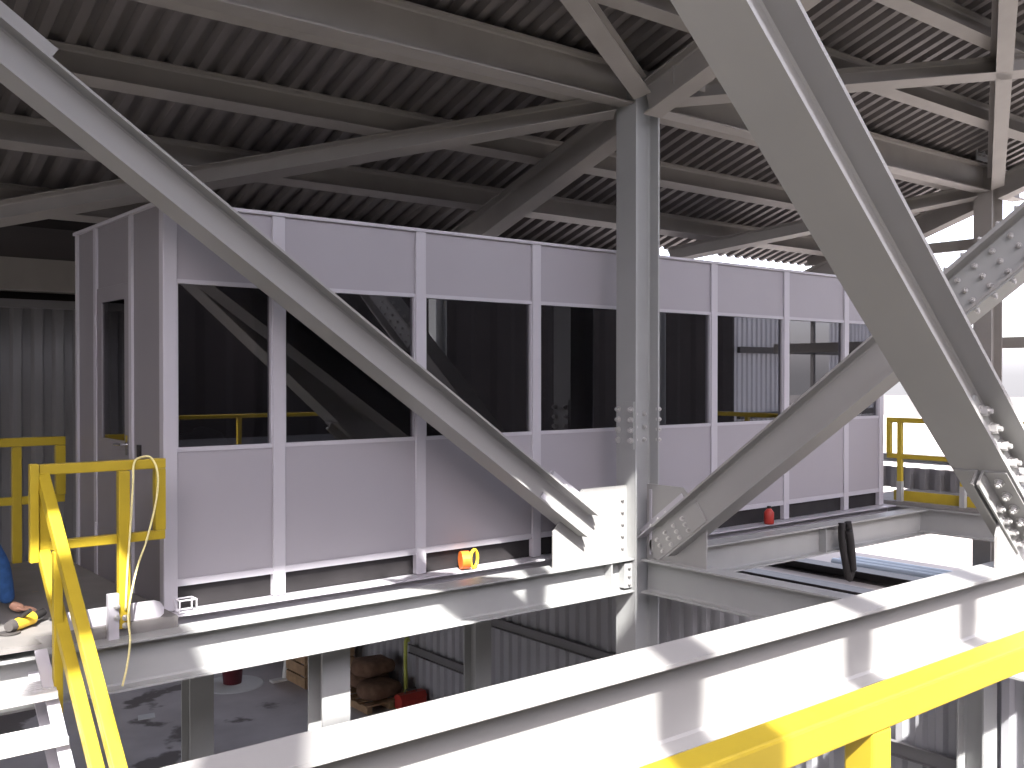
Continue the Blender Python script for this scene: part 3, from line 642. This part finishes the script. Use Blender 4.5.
# hanging sling and pipes
t = thing('lifting_sling', 'black webbing sling hanging under the shaded floor beam at right', 'sling', (7.52, -0.56, -0.75))
MB().tube(smooth_pts([(7.46, -0.55, -0.06), (7.45, -0.56, -0.25), (7.50, -0.57, -0.5), (7.58, -0.57, -0.70), (7.64, -0.57, -0.5), (7.62, -0.56, -0.25), (7.58, -0.55, -0.06)]), 0.04, 8).build('webbing', M['rubber'], t, smooth=True)
MB().tube(smooth_pts([(7.52, -0.6, -0.15), (7.56, -0.61, -0.4), (7.6, -0.6, -0.6)]), 0.045, 8).build('webbing', M['rubber'], t, smooth=True)
for k in range(3):
    o = MB().cyl((10.6 + k*0.2, -0.9, -1.19), (10.6 + k*0.2, 1.6, -1.19), 0.07, n=14).build('pipe', M['paleblue'], smooth=False)
    tag(o, ('pale blue pipe lying below the right walkway, nearest of three', 'pale blue pipe lying below the right walkway, middle of three', 'pale blue pipe lying below the right walkway, farthest of three')[k], 'pipe', 'pipes under the walkway')

# ================================================================== LOWER LEVEL
def lowcol(label, x, y, top):
    q = thing('lower_column', label, 'column', (x, y, ZF), 'columns under the cabin')
    MB().ibeam((x, y, ZF), (x, y, top), 0.24 if y < 1 else 0.22, 0.24 if y < 1 else 0.22, 0.016, 0.011, up=(0, 1, 0)).build('shaft', M['steel'], q)
    bp = MB().box((x - 0.18, y - 0.18, ZF), (x + 0.18, y + 0.18, ZF + 0.025)).build('base_plate', M['steel'], q)
    for sx in (-0.13, 0.13): bolt(bp, (x + sx, y - 0.14, ZF + 0.025), (0, 0, 1), 0.02, 0.03)
lowcol('lower column under the cabin front, nearer one in mid floor view', 1.29, 0.0, -0.347)
lowcol('lower column left of the others under the rear of the cabin', 1.0, CD - 0.1, -0.345)
lowcol('lower column beside the siding wall under the rear of the cabin', 4.2, CD - 0.1, -0.345)
lowcol('lower column before the siding wall at the bottom right corner', 6.2, -2.7, -0.9)
# siding wall girts
for (p0, p1, s) in (((XW - 0.09, 4.6, -1.94), (XW - 0.09, -6.0, -1.94), 'upper grey girt along the lower siding wall, right of the lower column'),
                    ((XW - 0.09, 6.55, -2.79), (XW - 0.09, 4.7, -2.79), 'short lower grey girt on the siding wall behind the yellow hose')):
    tag(MB().channel(p0, p1, 0.14, 0.05, 0.008).build('wall_rail', M['siding']), s, 'rail')

bx, by = 4.40, 9.08
q = thing('bucket', 'dark red bucket on the lower concrete floor beneath the cabin', 'bucket', (bx, by, ZF))
MB().lathe((bx, by, ZF + 0.015), [(0.15, 0), (0.19, 0.42), (0.205, 0.42), (0.205, 0.45), (0.185, 0.45), (0.14, 0.02)], 24).build('pail', M['maroon'], q, smooth=True)
MB().tube([(bx + 0.2*math.cos(a), by + 0.1*math.sin(a), ZF + 0.43 - 0.12*math.sin(a)) for a in [i*math.pi/10 for i in range(11)]], 0.008, 6).build('handle', M['chrome'], q, smooth=True)
q = MB()
q.lathe((bx - 0.02, by - 0.05, ZF), [(0.52, 0), (0.50, 0.012), (0.02, 0.014)], 28)
tag(q.build('dust_sheet', M['paper']), 'round pale sheet lying on the lower floor under the red bucket', 'sheet')
q = thing('floor_stand', 'small white pipe stand with flat foot on the lower floor beside the bucket', 'stand', (5.15, 8.7, ZF))
MB().box((4.92, 8.62, ZF), (5.42, 8.78, ZF + 0.04)).build('foot', M['paper'], q, bevel=0.01)
MB().cyl((5.17, 8.7, ZF + 0.04), (5.28, 8.72, ZF + 0.85), 0.045, n=14).build('pole', M['paper'], q)
o = MB().poly([(2.55, 8.25, ZF), (2.80, 8.22, ZF), (2.86, 8.42, ZF), (2.62, 8.46, ZF)], (0, 0, 0.01)).build('paper_scrap', M['paper']); tag(o, 'white scrap of paper lying on the lower concrete floor', 'paper')
# clutter by the wall
q = thing('pallet', 'low timber pallet against the lower siding wall', 'pallet', (5.9, 6.9, ZF))
for k in range(5): MB().box((5.35, 6.3 + k*0.26, ZF + 0.10), (6.25, 6.44 + k*0.26, ZF + 0.125)).build('board', M['wood'], q)
for k in range(3): MB().box((5.37 + k*0.4, 6.3, ZF), (5.46 + k*0.4, 7.5, ZF + 0.10)).build('bearer', M['wood'], q)
def sack(x, y, z, sx, sy, sz, sd):
    mb = MB(); bmesh.ops.create_icosphere(mb.bm, subdivisions=3, radius=1.0)
    for v in mb.bm.verts:
        c = v.co; f = lambda a: math.copysign(abs(a)**0.6, a)
        k = 1 + 0.07*math.sin(6*c.x + sd) * math.cos(5*c.y + sd)
        v.co = V((x + f(c.x)*sx*k, y + f(c.y)*sy*k, z + sz + f(c.z)*sz*k))
    return mb
for k, (x, y, z, lab) in enumerate(((5.75, 6.6, 0.13, 'brown sack on the timber pallet, front one'), (5.9, 7.2, 0.13, 'brown sack on the timber pallet, rear one'), (5.82, 6.9, 0.405, 'brown sack on top of the two others on the pallet'))):
    tag(sack(x, y, ZF + z, 0.33, 0.27, 0.13, k*1.7).build('sack', M['brown'], smooth=True), lab, 'sack', 'sacks on the pallet')
o = thing('toolbox', 'red metal toolbox on the floor beside the timber pallet', 'toolbox', (6.0, 6.1, ZF))
MB().box((5.8, 5.98, ZF), (6.25, 6.2, ZF + 0.2)).build('body', M['red'], o, bevel=0.01)
MB().poly([(5.79, 5.97, ZF + 0.2), (5.79, 6.21, ZF + 0.2), (5.79, 6.15, ZF + 0.27), (5.79, 6.03, ZF + 0.27)], (0.47, 0, 0)).build('lid', M['red'], o)
MB().tube([(5.92, 6.09, ZF + 0.265), (5.93, 6.09, ZF + 0.32), (6.12, 6.09, ZF + 0.32), (6.13, 6.09, ZF + 0.265)], 0.012, 8).build('handle', M['darksteel'], o)
cr = thing('wooden_crate', 'open brown timber crate on the lower floor left of the pallet', 'crate', (5.6, 8.3, ZF))
for k in range(3):
    z = ZF + 0.02 + k*0.2
    MB().box((5.2, 7.98, z), (6.1, 8.0, z + 0.17)).build('slat', M['wood'], cr); MB().box((5.2, 8.7, z), (6.1, 8.72, z + 0.17)).build('slat', M['wood'], cr)
    MB().box((5.18, 7.98, z), (5.2, 8.72, z + 0.17)).build('slat', M['wood'], cr); MB().box((6.1, 7.98, z), (6.12, 8.72, z + 0.17)).build('slat', M['wood'], cr)
for x in (5.205, 6.06):
    for y in (8.0, 8.66): MB().box((x, y, ZF), (x + 0.04, y + 0.04, ZF + 0.62)).build('corner_post', M['wood'], cr)
hs = [(6.22, 6.45, ZF + 0.96), (6.20, 6.44, ZF + 1.0), (6.15, 6.42, ZF + 0.97), (6.14, 6.42, ZF + 0.7), (6.145, 6.42, ZF + 0.35), (6.12, 6.40, ZF + 0.06), (6.0, 6.3, ZF + 0.02), (5.7, 6.1, ZF + 0.02)]
tag(MB().tube(smooth_pts(hs), 0.03, 8).build('hose', M['hose'], smooth=True), 'yellow-green hose hanging down the lower siding wall', 'hose')

# ================================================================== BEHIND THE CAMERA (what the windows mirror and what throws the shadows)
t = thing('guardrail', 'bright yellow square-tube handrail close to the camera at bottom right', 'railing', (1.5, -6.0, 0))
MB().obox((-3.6, -6.0, 1.045), (6.6, -6.0, 1.045), 0.06, 0.05).build('top_rail', M['yellow'], t, bevel=0.005)
MB().obox((-3.6, -6.0, 0.55), (6.6, -6.0, 0.55), 0.05, 0.05).build('mid_rail', M['yellow'], t, bevel=0.005)
for x in (-3.0, -0.98, 1.1, 3.2, 5.3): MB().obox((x, -6.0, 0.0), (x, -6.0, 1.02), 0.055, 0.055, up=(0, 1, 0)).build('post', M['yellow'], t, bevel=0.005)
for x, y, h, w, s in ((-4.12, -9.6, 9.7, 0.26, 'column behind the camera added for its shadow, under the left end of the gallery'), (9.0, -9.6, 8.32, 0.26, 'added column carrying the middle of the gallery, far right behind the camera'),
                (15.5, -9.6, 8.32, 0.26, 'added column carrying the right end of the gallery'), (-2.4, -8.0, 4.2, 0.15, 'short column behind the camera added to throw a shadow on the handrail')):
    tag(MB().ibeam((x, y, 0.0), (x, y, h), w, w, 0.016, 0.012, up=(1, 0, 0)).build('added_column', M['steel']), s, 'column', 'columns behind the camera')  # unseen columns, added to throw shadow bars and hold up the gallery
tag(MB().ibeam((0.55, -5.12, 4.9), (0.55, -5.12, zd(-5.12) - 0.01), 0.16, 0.16, up=(1, 0, 0)).build('shadow_hanger', M['roofst']), 'short unseen hanger under the front roof edge, added for its shadow', 'hanger')  # added out of view to throw an upright shadow bar on the floor beam
t = thing('shade_panel', 'flat panel bracketed behind the camera, added to shade the left floor beam', 'lamp', (-4.3, -8.0, 8.0))
MB().poly([(-4.9, -8.06, 8.75), (-4.05, -8.06, 8.75), (-3.75, -8.06, 8.0), (-4.9, -8.06, 8.0)], (0, 0.12, 0)).build('housing', M['steel'], t)  # shade caster, no lamp: slanted side shapes the shadow edge on the floor beam
MB().obox((-4.5, -8.0, 8.83), (-4.2, -9.5, 8.83), 0.05, 0.05).build('bracket_arm', M['steel'], t)
t = thing('shade_gallery', 'unseen gallery box behind and above the camera, added to shade the braces', 'gallery', (6, -9.6, 8.33))
MB().box((-4.75, -10.2, 8.33), (16, -9.0, 9.15)).build('shade_deck', M['steel'], t)  # added slab that keeps sun off the nearest brace and the lower column
for x, w in ((-1.98, 0.2), (-0.594, 0.17), (0.577, 0.14)): MB().ibeam((x, -9.3, 5.1), (x, -9.3, 8.34), w, w, 0.016, 0.012, up=(1, 0, 0)).build('hanger', M['steel'], t)  # added hangers that throw the shadow bars on the near beam
MB().box((-0.35, -9.7, 9.15), (16, -9.0, 11.8)).build('shade_housing', M['siding'], t)  # added box that shades the right brace and right floor beam
# neighbouring buildings
def shed(name, x0, x1, top, m, y=-18.0, per=0.3):
    mb = MB(); mb.corrugated((x0, y, ZF - 0.2), (1, 0, 0), x1 - x0, (0, 0, top - ZF + 0.2), (0, 1, 0), period=per, depth=0.07)
    o = struct(mb.build(name, m)); return o
shed('wall_front', -30, 29.0, 7.5, M['darkwall'], per=1.6)
shed('wall_front_pale', 29.0, 32.4, 9.0, M['sheet'])
shed('wall_front_end', 35.5, 60, 9.0, M['sheet'])
for k, z in enumerate((-0.1, 2.5)): struct(MB().box((29.0, -17.85, z), (60, -17.70, z + 0.25)).build('trim_%d' % (4 + k), M['darksteel']))
struct(MB().box((33.9, -17.85, ZF), (34.05, -17.7, 3.9)).build('trim_6', M['darksteel']))
mb = MB(); mb.corrugated((32.4, -18, 3.9), (1, 0, 0), 3.1, (0, 0, 5.1), (0, 1, 0), period=0.3, depth=0.07)
struct(mb.build('wall_front_lintel', M['sheet']))

# ================================================================== LIGHT, SKY, CAMERA
sun = bpy.data.lights.new('sun', 'SUN'); sun.energy = 17.0; sun.angle = math.radians(0.6); sun.color = (1.0, 0.97, 0.93)
so = bpy.data.objects.new('sun', sun); COL.objects.link(so)
sdir = V((-0.53, -1.0, 1.15)).normalized()
so.rotation_euler = sdir.to_track_quat('Z', 'Y').to_euler(); so.location = (-6, -14, 20)
w = bpy.data.worlds.new('sky'); scn.world = w; w.use_nodes = True
nt = w.node_tree; bg = nt.nodes['Background']
sky = nt.nodes.new('ShaderNodeTexSky'); sky.sky_type = 'NISHITA'; sky.sun_disc = False
sky.sun_elevation = math.radians(45.5); sky.sun_rotation = math.radians(207.9); sky.air_density = 1.0; sky.dust_density = 3.0; sky.ozone_density = 1.0
hs_ = nt.nodes.new('ShaderNodeHueSaturation'); hs_.inputs['Saturation'].default_value = 0.45
tint = nt.nodes.new('ShaderNodeMixRGB'); tint.blend_type = 'MULTIPLY'; tint.inputs['Fac'].default_value = 1.0; tint.inputs['Color2'].default_value = (1.0, 0.95, 1.03, 1)
nt.links.new(sky.outputs['Color'], hs_.inputs['Color']); nt.links.new(hs_.outputs['Color'], tint.inputs['Color1'])
add = nt.nodes.new('ShaderNodeMixRGB'); add.blend_type = 'ADD'; add.inputs['Fac'].default_value = 1.0; add.inputs['Color2'].default_value = (0.75, 0.73, 0.77, 1)
nt.links.new(tint.outputs['Color'], add.inputs['Color1']); nt.links.new(add.outputs['Color'], bg.inputs['Color']); bg.inputs['Strength'].default_value = 0.58

cam = bpy.data.cameras.new('camera'); cam.sensor_width = 36.0; cam.lens = 993.0 / 1024 * 36; cam.clip_start = 0.05; cam.clip_end = 500
co = bpy.data.objects.new('camera', cam); COL.objects.link(co); scn.camera = co
co.location = (-2.458, -6.897, 1.594)
fw = V((0.629, 0.777, 0)).normalized()
p = math.atan2(8.0, 993.0)
fw = V((fw.x*math.cos(p), fw.y*math.cos(p), -math.sin(p)))
co.rotation_euler = fw.to_track_quat('-Z', 'Y').to_euler()

scn.view_settings.view_transform = 'Standard'; scn.view_settings.look = 'None'
scn.view_settings.gamma = 1.0; scn.view_settings.use_curve_mapping = False
scn.view_settings.exposure = 0.0
